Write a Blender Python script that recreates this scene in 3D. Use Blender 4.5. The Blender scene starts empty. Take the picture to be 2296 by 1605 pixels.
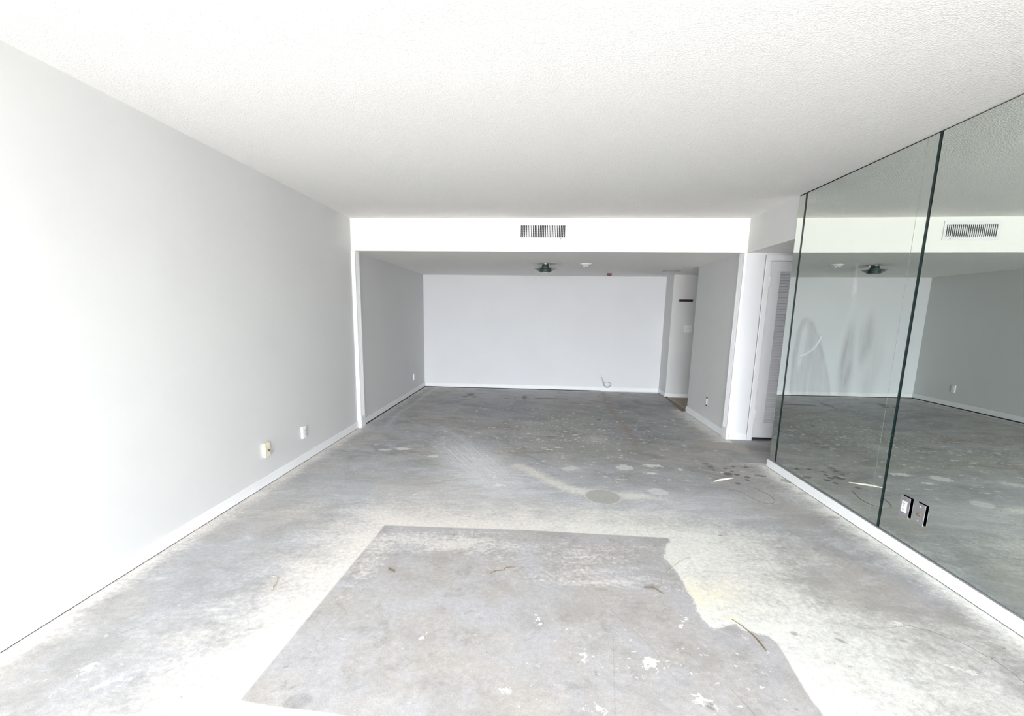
import bpy, bmesh, math, random
import numpy as np
from mathutils import Vector, Matrix

S = bpy.context.scene
COL = S.collection
random.seed(7)
RNG = np.random.default_rng(11)

# ------------------------------------------------------------------ camera
IW, IH = 2296, 1605
F, PX, PY = 1106.734, 1122.569, 913.321
PIT, YAW, ROL = -0.187519, -0.073928, 0.014656
CAM = np.array([2.17444, 0.0, 1.39719])

def cam_axes():
    cy, sy, cp, sp = math.cos(YAW), math.sin(YAW), math.cos(PIT), math.sin(PIT)
    fwd = np.array([sy * cp, cy * cp, sp]); right = np.array([cy, -sy, 0.0]); up = np.cross(right, fwd)
    cr, sr = math.cos(ROL), math.sin(ROL)
    return cr * right + sr * up, -sr * right + cr * up, fwd
AX = cam_axes()

def on_plane(u, v, axis, val):
    """where the sight line through a photograph pixel meets the plane axis = val"""
    a = (u - PX) / F; b = -(v - PY) / F
    D = a * AX[0] + b * AX[1] + AX[2]
    t = (val - CAM[axis]) / D[axis]
    return CAM + t * D

def fl(u, v):
    p = on_plane(u, v, 2, 0.0); return (float(p[0]), float(p[1]))

cd = bpy.data.cameras.new('camera'); cam = bpy.data.objects.new('camera', cd); COL.objects.link(cam)
cd.sensor_fit = 'HORIZONTAL'; cd.sensor_width = 36.0; cd.lens = F / IW * 36.0
cd.shift_x = -(PX - IW / 2) / IW; cd.shift_y = (PY - IH / 2) / IW
cd.clip_start = 0.02; cd.clip_end = 100
r, u, f = [Vector(a) for a in AX]
cam.matrix_world = Matrix(((r.x, u.x, -f.x, CAM[0]), (r.y, u.y, -f.y, CAM[1]), (r.z, u.z, -f.z, CAM[2]), (0, 0, 0, 1)))
S.camera = cam

# ------------------------------------------------------------------ room measures (metres)
H = 2.44; HB = 2.0843
XR = 4.4025; YB = 5.7533; YK = 9.2543; Y2 = 8.7564; Y1 = 7.3818; XAL = 0.022; XAR = 4.398; XK = 4.4188
YM = 4.7205; YF = -3.4                     # mirror wall's far end; window wall
XE = 6.2                                    # closed ends of the two side halls

# ------------------------------------------------------------------ helpers
def tag(o, label=None, cat=None, group=None, kind=None):
    if label: o['label'] = label
    if cat: o['category'] = cat
    if group: o['group'] = group
    if kind: o['kind'] = kind
    return o

def link(name, me, mat=None, parent=None):
    o = bpy.data.objects.new(name, me); COL.objects.link(o)
    if mat is not None:
        for m in (mat if isinstance(mat, (list, tuple)) else [mat]): me.materials.append(m)
    if parent is not None: o.parent = parent
    return o

def build(name, bm, mat=None, parent=None, smooth=False):
    me = bpy.data.meshes.new(name)
    bmesh.ops.recalc_face_normals(bm, faces=bm.faces)
    bm.to_mesh(me); bm.free()
    if smooth:
        for p in me.polygons: p.use_smooth = True
    return link(name, me, mat, parent)

def box(bm, a, b, bev=0.0, mi=0):
    lo = [min(a[i], b[i]) for i in range(3)]; hi = [max(a[i], b[i]) for i in range(3)]
    res = bmesh.ops.create_cube(bm, size=1.0)
    vs = res['verts']
    for v in vs:
        for i in range(3): v.co[i] = lo[i] + (v.co[i] + 0.5) * (hi[i] - lo[i])
    fs = set(fc for v in vs for fc in v.link_faces)
    for fc in fs: fc.material_index = mi
    if bev > 0:
        es = set(e for v in vs for e in v.link_edges)
        bmesh.ops.bevel(bm, geom=list(es), offset=bev, segments=2, affect='EDGES', profile=0.5)
    return vs

def boxes(name, lst, mat, parent=None, bev=0.0):
    bm = bmesh.new()
    for a, b in lst: box(bm, a, b, bev)
    return build(name, bm, mat, parent)

def empty(name, loc=(0, 0, 0)):
    o = bpy.data.objects.new(name, None); COL.objects.link(o); o.location = loc; o.empty_display_size = 0.05
    return o

def lathe(bm, prof, seg=40, axis='Z', center=(0, 0, 0), cap=True):
    """revolve (radius, height) pairs about an axis through center"""
    rings = []
    for rr, hh in prof:
        ring = []
        for k in range(seg):
            t = 2 * math.pi * k / seg
            a, b = rr * math.cos(t), rr * math.sin(t)
            p = {'Z': (a, b, hh), 'X': (hh, a, b), 'Y': (a, hh, b)}[axis]
            ring.append(bm.verts.new([p[i] + center[i] for i in range(3)]))
        rings.append(ring)
    for i in range(len(rings) - 1):
        for k in range(seg):
            bm.faces.new((rings[i][k], rings[i][(k + 1) % seg], rings[i + 1][(k + 1) % seg], rings[i + 1][k]))
    if cap:
        bm.faces.new(rings[0][::-1]); bm.faces.new(rings[-1])

def tube(bm, pts, rad, seg=8):
    """a round strand along points; rad is a number or a list"""
    pts = [Vector(p) for p in pts]; n = len(pts)
    rads = rad if isinstance(rad, (list, tuple)) else [rad] * n
    rings = []
    for i, p in enumerate(pts):
        t = (pts[min(i + 1, n - 1)] - pts[max(i - 1, 0)]).normalized()
        ref = Vector((0, 0, 1)) if abs(t.z) < 0.9 else Vector((1, 0, 0))
        s = t.cross(ref).normalized(); w = s.cross(t)
        rings.append([bm.verts.new(p + rads[i] * (math.cos(2 * math.pi * k / seg) * s + math.sin(2 * math.pi * k / seg) * w)) for k in range(seg)])
    for i in range(n - 1):
        for k in range(seg):
            bm.faces.new((rings[i][k], rings[i][(k + 1) % seg], rings[i + 1][(k + 1) % seg], rings[i + 1][k]))
    bm.faces.new(rings[0][::-1]); bm.faces.new(rings[-1])

def spline(pts, n=8):
    """Catmull-Rom through points"""
    P = [Vector(p) for p in pts]; P = [2 * P[0] - P[1]] + P + [2 * P[-1] - P[-2]]; out = []
    for i in range(1, len(P) - 2):
        for k in range(n):
            t = k / n
            out.append(0.5 * ((2 * P[i]) + (-P[i - 1] + P[i + 1]) * t + (2 * P[i - 1] - 5 * P[i] + 4 * P[i + 1] - P[i + 2]) * t * t + (-P[i - 1] + 3 * P[i] - 3 * P[i + 1] + P[i + 2]) * t ** 3))
    out.append(P[-2]); return out

# ------------------------------------------------------------------ materials
def lin(c):
    return [((x / 255) / 12.92 if x / 255 <= 0.04045 else ((x / 255 + 0.055) / 1.055) ** 2.4) for x in c]

class NT:
    def __init__(self, name):
        self.m = bpy.data.materials.new(name); self.m.use_nodes = True
        self.t = self.m.node_tree; self.n = self.t.nodes; self.l = self.t.links
        self.bsdf = self.n['Principled BSDF']
    def new(self, typ, **kw):
        nd = self.n.new(typ)
        for k, v in kw.items(): setattr(nd, k, v)
        return nd
    def put(self, sock, val):
        if isinstance(val, bpy.types.NodeSocket): self.l.new(val, sock)
        else:
            if isinstance(val, (list, tuple)) and len(val) == 3 and len(sock.default_value) == 4: val = list(val) + [1]
            sock.default_value = val
    def math(self, op, a, b=None, c=None, clamp=False):
        nd = self.new('ShaderNodeMath', operation=op); nd.use_clamp = clamp
        self.put(nd.inputs[0], a)
        if b is not None: self.put(nd.inputs[1], b)
        if c is not None: self.put(nd.inputs[2], c)
        return nd.outputs[0]
    def mix(self, fac, a, b):
        nd = self.new('ShaderNodeMix', data_type='RGBA')
        self.put(nd.inputs[0], fac); self.put(nd.inputs[6], a); self.put(nd.inputs[7], b)
        return nd.outputs[2]
    def mul(self, col, fac):
        nd = self.new('ShaderNodeMix', data_type='RGBA', blend_type='MULTIPLY')
        self.put(nd.inputs[0], 1.0); self.put(nd.inputs[6], col)
        cmb = self.new('ShaderNodeCombineColor')
        for i in range(3): self.put(cmb.inputs[i], fac)
        self.l.new(cmb.outputs[0], nd.inputs[7]); return nd.outputs[2]
    def ramp(self, x, a, b, lo=0.0, hi=1.0, smooth=True):
        nd = self.new('ShaderNodeMapRange'); nd.clamp = True
        if smooth: nd.interpolation_type = 'SMOOTHSTEP'
        self.put(nd.inputs[0], x)
        for i, v in enumerate((a, b, lo, hi)): self.put(nd.inputs[i + 1], v)
        return nd.outputs[0]
    def pos(self):
        return self.new('ShaderNodeNewGeometry').outputs['Position']
    def mapped(self, vec, scale=(1, 1, 1), rot=(0, 0, 0), loc=(0, 0, 0)):
        nd = self.new('ShaderNodeMapping'); self.l.new(vec, nd.inputs[0])
        nd.inputs['Rotation'].default_value = rot; nd.inputs['Location'].default_value = loc
        n2 = self.new('ShaderNodeMapping'); self.l.new(nd.outputs[0], n2.inputs[0]); n2.inputs['Scale'].default_value = scale
        return n2.outputs[0]
    def noise(self, vec, scale, detail=4, rough=0.55, dist=0.0):
        nd = self.new('ShaderNodeTexNoise'); self.l.new(vec, nd.inputs['Vector'])
        nd.inputs['Scale'].default_value = scale; nd.inputs['Detail'].default_value = detail
        nd.inputs['Roughness'].default_value = rough; nd.inputs['Distortion'].default_value = dist
        return nd.outputs['Fac']
    def attr(self, name):
        return self.new('ShaderNodeAttribute', attribute_name=name).outputs['Fac']
    def bump(self, h, strength, dist):
        nd = self.new('ShaderNodeBump'); nd.inputs['Strength'].default_value = strength
        nd.inputs['Distance'].default_value = dist; self.l.new(h, nd.inputs['Height'])
        self.l.new(nd.outputs[0], self.bsdf.inputs['Normal'])

def plain(name, col, rough=0.5, metal=0.0, var=0.03, vscale=6.0, bump=0.0, bscale=120.0, spec=0.4):
    """paint, plastic or metal with a slight procedural unevenness"""
    t = NT(name); p = t.pos()
    n = t.noise(p, vscale, 4)
    fac = t.ramp(n, 0.3, 0.7, 1 - var, 1 + var, False)
    t.put(t.bsdf.inputs['Base Color'], t.mul(list(col), fac))
    t.bsdf.inputs['Roughness'].default_value = rough; t.bsdf.inputs['Metallic'].default_value = metal
    t.bsdf.inputs['Specular IOR Level'].default_value = spec
    if bump > 0: t.bump(t.noise(p, bscale, 3), bump, 0.002)
    return t.m

M = {}
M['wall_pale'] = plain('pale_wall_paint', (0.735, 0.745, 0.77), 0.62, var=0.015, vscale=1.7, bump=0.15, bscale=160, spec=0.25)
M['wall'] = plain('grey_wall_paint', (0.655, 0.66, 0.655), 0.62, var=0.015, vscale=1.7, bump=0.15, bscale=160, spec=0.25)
M['white'] = plain('white_trim_paint', (0.84, 0.845, 0.86), 0.38, var=0.015, vscale=5)
M['door'] = plain('white_door_paint', (0.76, 0.765, 0.79), 0.42, var=0.015, vscale=5)
M['beam'] = plain('off_white_beam_paint', (0.88, 0.87, 0.845), 0.6, var=0.01, vscale=2, bump=0.12, bscale=160, spec=0.2)
M['black'] = plain('black_shade', (0.006, 0.006, 0.006), 0.9, spec=0.0)  # flat black standing for shade in gaps and cavities
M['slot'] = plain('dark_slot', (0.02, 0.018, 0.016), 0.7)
M['plate_w'] = plain('white_plastic', (0.84, 0.84, 0.86), 0.3)
M['plate_i'] = plain('ivory_plastic', (0.80, 0.74, 0.56), 0.32)
M['steel'] = plain('brushed_steel', (0.55, 0.54, 0.56), 0.36, 0.85, var=0.06, vscale=40)
M['chrome'] = plain('chrome', (0.85, 0.87, 0.88), 0.22, 1.0)
M['green_metal'] = plain('dark_green_metal', (0.11, 0.155, 0.145), 0.3, 0.3, spec=0.5)
M['lens'] = plain('frosted_lens', (0.75, 0.76, 0.74), 0.25)
M['glass_edge'] = plain('dark_green_glass_edge', (0.006, 0.026, 0.023), 0.25, spec=0.3)
M['glass_core'] = plain('black_glass_joint', (0.003, 0.006, 0.006), 0.4, spec=0.15)
M['glass_bevel'] = plain('pale_green_glass_bevel', (0.26, 0.33, 0.30), 0.15, spec=0.8)
M['channel'] = plain('grey_metal_channel', (0.34, 0.35, 0.37), 0.35, 0.6)
M['red'] = plain('red_plastic', (0.12, 0.007, 0.007), 0.4)
M['chime'] = plain('dark_brown_plastic', (0.022, 0.010, 0.008), 0.45)
M['chime_rim'] = plain('pale_rim', (0.62, 0.52, 0.48), 0.5)
M['cable'] = plain('grey_cable', (0.40, 0.40, 0.42), 0.5)
M['wire'] = plain('dark_wire', (0.16, 0.16, 0.16), 0.5)
M['brass'] = plain('brass', (0.24, 0.18, 0.11), 0.35, 0.8)
M['pale_wood'] = plain('pale_wood', (0.80, 0.76, 0.66), 0.6, var=0.08, vscale=60)
M['bark'] = plain('brown_bark', (0.16, 0.12, 0.07), 0.8, var=0.2, vscale=90)
M['straw'] = plain('dry_straw', (0.46, 0.41, 0.32), 0.8, var=0.15, vscale=90)
M['balcony'] = plain('balcony_concrete', (0.66, 0.65, 0.63), 0.8)
M['alu'] = plain('aluminium', (0.7, 0.7, 0.7), 0.35, 0.8)

def ceiling_mat(name, col, strength):
    t = NT(name); p = t.pos()
    n1 = t.noise(p, 112, 3, 0.6); n2 = t.noise(p, 40, 2, 0.5)
    h = t.math('ADD', t.ramp(n1, 0.42, 0.68), t.math('MULTIPLY', n2, 0.6))
    t.put(t.bsdf.inputs['Base Color'], t.mul(list(col), t.ramp(n1, 0.3, 0.7, 0.955, 1.03, False)))
    t.bsdf.inputs['Roughness'].default_value = 0.9; t.bsdf.inputs['Specular IOR Level'].default_value = 0.1
    t.bump(h, strength, 0.006); return t.m
M['ceil'] = ceiling_mat('popcorn_ceiling', (0.93, 0.917, 0.895), 0.42)

def wood_mat():
    t = NT('reddish_threshold_wood'); p = t.pos()
    n = t.noise(t.mapped(p, (60, 4, 60)), 1.0, 5, 0.6)
    c = t.mix(t.ramp(n, 0.3, 0.7), (0.10, 0.045, 0.032), (0.26, 0.18, 0.12))
    t.put(t.bsdf.inputs['Base Color'], c); t.bsdf.inputs['Roughness'].default_value = 0.5; return t.m
M['wood'] = wood_mat()

def tile_mat():
    t = NT('tan_hall_floor'); p = t.pos()
    n = t.noise(t.mapped(p, (14, 3, 3)), 1.0, 5, 0.6)
    t.put(t.bsdf.inputs['Base Color'], t.mix(t.ramp(n, 0.3, 0.7), (0.24, 0.20, 0.15), (0.34, 0.29, 0.22)))
    t.bsdf.inputs['Roughness'].default_value = 0.5; return t.m
M['hall'] = tile_mat()

# ------------------------------------------------------------------ mirror material
def mirror_mat():
    t = NT('old_mirror_glass'); p = t.pos()
    sm = t.attr('smear'); wh = t.attr('streak')
    n = t.noise(t.mapped(p, (3, 14, 3)), 1.0, 4, 0.6)
    t.put(t.bsdf.inputs['Base Color'], (0.735, 0.79, 0.75)); t.bsdf.inputs['Metallic'].default_value = 1.0
    t.bsdf.inputs['Roughness'].default_value = 0.0
    dk = t.new('ShaderNodeBsdfDiffuse'); dk.inputs[0].default_value = (0.20, 0.195, 0.20, 1)
    lt = t.new('ShaderNodeBsdfDiffuse'); lt.inputs[0].default_value = (0.85, 0.86, 0.88, 1)
    m1 = t.new('ShaderNodeMixShader'); m2 = t.new('ShaderNodeMixShader')
    t.put(m1.inputs[0], t.math('MULTIPLY', t.math('MULTIPLY', sm, 0.50), t.ramp(n, 0.25, 0.7, 0.55, 1.0)))
    t.l.new(t.bsdf.outputs[0], m1.inputs[1]); t.l.new(dk.outputs[0], m1.inputs[2])
    t.put(m2.inputs[0], t.math('MULTIPLY', wh, 0.40))
    t.l.new(m1.outputs[0], m2.inputs[1]); t.l.new(lt.outputs[0], m2.inputs[2])
    t.l.new(m2.outputs[0], t.n['Material Output'].inputs['Surface']); return t.m
M['mirror'] = mirror_mat()

# ------------------------------------------------------------------ floor material and floor
def floor_mat():
    t = NT('worn_concrete_floor'); p = t.pos()
    def A(n): return t.attr(n)
    big = t.noise(p, 0.9, 5, 0.6, 0.4); mid = t.noise(p, 4.5, 6, 0.62, 0.6); fin = t.noise(p, 38, 6, 0.7)
    grit = t.noise(p, 170, 3, 0.7)
    strk = t.noise(t.mapped(p, (3.0, 7.5, 1), (0, 0, math.radians(-9))), 1.6, 7, 0.7, 0.9)
    # bare concrete: blue-grey and warm-grey clouds
    c = t.mix(t.ramp(big, 0.38, 0.62), (0.445, 0.452, 0.480), (0.490, 0.470, 0.445))
    c = t.mix(t.math('MULTIPLY', t.ramp(strk, 0.48, 0.72), 0.55), c, (0.66, 0.67, 0.69))
    c = t.mix(t.math('MULTIPLY', t.ramp(mid, 0.56, 0.36), 0.55), c, (0.36, 0.355, 0.35))
    gm = t.noise(t.mapped(p, (1.6, 2.4, 1), (0, 0, math.radians(20)), (4.4, 1.3, 0)), 1.5, 6, 0.72, 0.7)
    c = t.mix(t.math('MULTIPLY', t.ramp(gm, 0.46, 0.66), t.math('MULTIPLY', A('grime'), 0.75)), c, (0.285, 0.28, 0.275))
    c = t.mix(t.math('MULTIPLY', t.ramp(gm, 0.42, 0.30), t.math('MULTIPLY', A('grime'), 0.5)), c, (0.60, 0.60, 0.595))
    # tints with shapes of their own
    gn = t.noise(p, 2.6, 5, 0.65, 0.5)
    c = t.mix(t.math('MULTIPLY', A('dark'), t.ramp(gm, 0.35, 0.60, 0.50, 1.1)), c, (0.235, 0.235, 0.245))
    c = t.mix(t.math('MULTIPLY', A('green'), t.ramp(gn, 0.3, 0.6, 0.3, 1.0)), c, (0.345, 0.36, 0.32))
    c = t.mix(t.math('MULTIPLY', A('brown'), t.ramp(mid, 0.35, 0.6, 0.35, 1.0)), c, (0.315, 0.268, 0.222))
    c = t.mix(t.math('MULTIPLY', A('pale'), t.ramp(strk, 0.3, 0.62, 0.35, 1.0)), c, (0.68, 0.69, 0.715))
    c = t.mix(t.math('MULTIPLY', t.ramp(t.math('ADD', A('tan'), t.math('MULTIPLY', t.math('SUBTRACT', mid, 0.5), 0.5)), 0.35, 0.55), 0.85), c, (0.47, 0.425, 0.375))
    # cream residue
    cr = t.math('ADD', A('cream'), t.math('MULTIPLY', t.math('SUBTRACT', mid, 0.5), 1.0))
    cr = t.math('ADD', cr, t.math('MULTIPLY', t.math('SUBTRACT', fin, 0.5), 0.9))
    cr = t.math('ADD', cr, t.math('MULTIPLY', t.math('SUBTRACT', strk, 0.5), 0.7))
    sxyz = t.new('ShaderNodeSeparateXYZ'); t.l.new(p, sxyz.inputs[0])
    xs_ = t.math('ADD', sxyz.outputs[0], t.math('MULTIPLY', t.math('SUBTRACT', gn, 0.5), 3.0))
    cream = t.mix(t.ramp(xs_, 1.7, 3.3), (0.735, 0.705, 0.672), (0.775, 0.775, 0.735))
    c = t.mix(t.math('MULTIPLY', t.ramp(cr, 0.05, 1.0), t.ramp(A('cream'), 0.02, 0.2)), c, cream)
    # yellow adhesive traces
    c = t.mix(t.math('MULTIPLY', A('yellow'), t.ramp(mid, 0.4, 0.6, 0.35, 1.0)), c, (0.86, 0.79, 0.55))
    # the grey rectangle with its own torn edge
    sd = t.math('ADD', A('patch'), t.math('MULTIPLY', t.math('SUBTRACT', fin, 0.5), t.math('ADD', t.math('MULTIPLY', A('rag'), 0.07), 0.012)))
    pm = t.math('MULTIPLY', t.ramp(sd, -0.004, 0.008), 1.0)
    pc = t.mix(t.ramp(gn, 0.36, 0.64), (0.425, 0.406, 0.388), (0.450, 0.448, 0.468))
    pc = t.mix(t.math('MULTIPLY', t.ramp(mid, 0.55, 0.36), 0.45), pc, (0.325, 0.312, 0.300))
    resid = t.math('ADD', A('resid'), t.math('MULTIPLY', t.math('SUBTRACT', strk, 0.5), 1.9))
    resid = t.math('ADD', resid, t.math('MULTIPLY', t.math('SUBTRACT', fin, 0.5), 1.9))
    pc = t.mix(t.math('MULTIPLY', t.ramp(resid, 0.25, 1.05), 0.9), pc, (0.68, 0.655, 0.63))
    pc = t.mix(t.math('MULTIPLY', t.ramp(t.noise(p, 9, 5, 0.72, 0.5), 0.50, 0.68), 0.30), pc, (0.53, 0.52, 0.51))
    pc = t.mix(t.math('MULTIPLY', t.ramp(t.noise(p, 7, 5, 0.75, 0.3), 0.47, 0.33), 0.5), pc, (0.29, 0.275, 0.262))
    c = t.mix(pm, c, pc)
    # sanded circle
    ring = A('disc')
    c = t.mix(t.ramp(t.math('ABSOLUTE', t.math('ADD', ring, 0.006)), 0.010, 0.002), c, (0.62, 0.61, 0.58))
    c = t.mix(t.math('MULTIPLY', t.ramp(ring, 0.0, 0.006), 0.9), c, t.mix(gn, (0.40, 0.402, 0.385), (0.455, 0.44, 0.43)))
    # scraped fan
    sc = t.noise(t.mapped(p, (100, 2.2, 1), (0, 0, math.radians(-26))), 1.0, 5, 0.65, 0.6)
    c = t.mix(t.math('MULTIPLY', A('fan'), t.ramp(sc, 0.38, 0.62)), c, (0.74, 0.755, 0.775))
    sc2 = t.noise(t.mapped(p, (60, 2.0, 1), (0, 0, math.radians(14)), (3, 1, 0)), 1.0, 4, 0.6, 0.6)
    c = t.mix(t.math('MULTIPLY', t.ramp(sc2, 0.66, 0.76), 0.22), c, (0.70, 0.70, 0.71))
    # white paint flecks
    wf = t.noise(p, 26, 7, 0.68, 0.3); wf2 = t.noise(t.mapped(p, (1, 1, 1), (0, 0, 0), (7.3, 2.1, 0)), 8.5, 7, 0.74, 0.4)
    th = t.math('SUBTRACT', 0.685, t.math('MULTIPLY', A('fleck'), 0.105))
    fm = t.ramp(t.math('SUBTRACT', wf, th), 0.0, 0.022)
    fm2 = t.ramp(t.math('SUBTRACT', wf2, t.math('ADD', th, 0.015)), 0.0, 0.03)
    c = t.mix(t.math('MULTIPLY', t.math('MAXIMUM', fm, t.math('MULTIPLY', fm2, 0.75)), 0.88), c, (0.70, 0.70, 0.695))
    ws = t.math('ADD', A('white'), t.math('MULTIPLY', t.math('SUBTRACT', fin, 0.5), 0.06))
    ws = t.math('ADD', ws, t.math('MULTIPLY', t.math('SUBTRACT', wf, 0.56), 0.13))
    c = t.mix(t.math('MULTIPLY', t.ramp(ws, -0.001, 0.003), A('whitev')), c, (0.84, 0.835, 0.81))
    # dark spots of old glue, dark pits
    ds = t.math('ADD', A('spot'), t.math('MULTIPLY', t.math('SUBTRACT', fin, 0.5), 0.030))
    c = t.mix(t.math('MULTIPLY', t.ramp(ds, -0.003, 0.006), A('spotv')), c, t.mix(grit, (0.10, 0.095, 0.085), (0.19, 0.175, 0.16)))
    pit = t.noise(t.mapped(p, (1, 1, 1), (0, 0, 0), (1.7, 9.2, 0)), 34, 4, 0.55)
    c = t.mix(t.math('MULTIPLY', t.ramp(pit, 0.70, 0.73), 0.6), c, (0.17, 0.16, 0.15))
    # cracks
    ck = t.ramp(t.math('ABSOLUTE', t.math('ADD', A('crackd'), t.math('MULTIPLY', t.math('SUBTRACT', fin, 0.5), 0.006))), 0.0032, 0.0010)
    c = t.mix(t.math('MULTIPLY', ck, A('crackm')), c, (0.16, 0.15, 0.14))
    # grit
    c = t.mul(c, t.math('MULTIPLY', t.ramp(grit, 0.25, 0.75, 0.84, 1.20, False), t.ramp(fin, 0.25, 0.75, 0.84, 1.14, False)))
    t.put(t.bsdf.inputs['Base Color'], c)
    t.put(t.bsdf.inputs['Roughness'], t.ramp(mid, 0.3, 0.7, 0.50, 0.72))
    t.bsdf.inputs['Specular IOR Level'].default_value = 0.3
    t.bump(t.math('ADD', fin, t.math('MULTIPLY', grit, 0.5)), 0.22, 0.002)
    return t.m

def poly_sdf(X, Y, pts):
    """signed distance to a polygon, positive inside"""
    pts = np.array(pts); n = len(pts); d = np.full(X.shape, 1e9); ins = np.zeros(X.shape, bool)
    for i in range(n):
        a, b = pts[i], pts[(i + 1) % n]; e = b - a
        t = np.clip(((X - a[0]) * e[0] + (Y - a[1]) * e[1]) / (e @ e), 0, 1)
        d = np.minimum(d, np.hypot(X - a[0] - t * e[0], Y - a[1] - t * e[1]))
        c = ((a[1] > Y) != (b[1] > Y)) & (X < (b[0] - a[0]) * (Y - a[1]) / (b[1] - a[1] + 1e-12) + a[0])
        ins ^= c
    return np.where(ins, d, -d)

def line_sdf(X, Y, pts):
    """signed distance to an open line (sign by side) and distance along it beyond the ends"""
    pts = np.array(pts); best = np.full(X.shape, 1e9); sg = np.ones(X.shape)
    for i in range(len(pts) - 1):
        a, b = pts[i], pts[i + 1]; e = b - a
        t = np.clip(((X - a[0]) * e[0] + (Y - a[1]) * e[1]) / (e @ e), 0, 1)
        dd = np.hypot(X - a[0] - t * e[0], Y - a[1] - t * e[1])
        s = np.sign(e[0] * (Y - a[1]) - e[1] * (X - a[0])); m = dd < best
        best = np.where(m, dd, best); sg = np.where(m, s, sg)
    return best * sg, best

def ell(X, Y, cx, cy, rx, ry, rot=0.0):
    c, s = math.cos(rot), math.sin(rot)
    a = (X - cx) * c + (Y - cy) * s; b = -(X - cx) * s + (Y - cy) * c
    return (1 - np.sqrt((a / rx) ** 2 + (b / ry) ** 2)) * min(rx, ry)

def blob(X, Y, uv, rx, ry, amp=1.0, rot=0.0, soft=1.0):
    cx, cy = fl(*uv); c, s = math.cos(rot), math.sin(rot)
    a = (X - cx) * c + (Y - cy) * s; b = -(X - cx) * s + (Y - cy) * c
    return amp * np.exp(-((a / rx) ** 2 + (b / ry) ** 2) ** soft)

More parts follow.
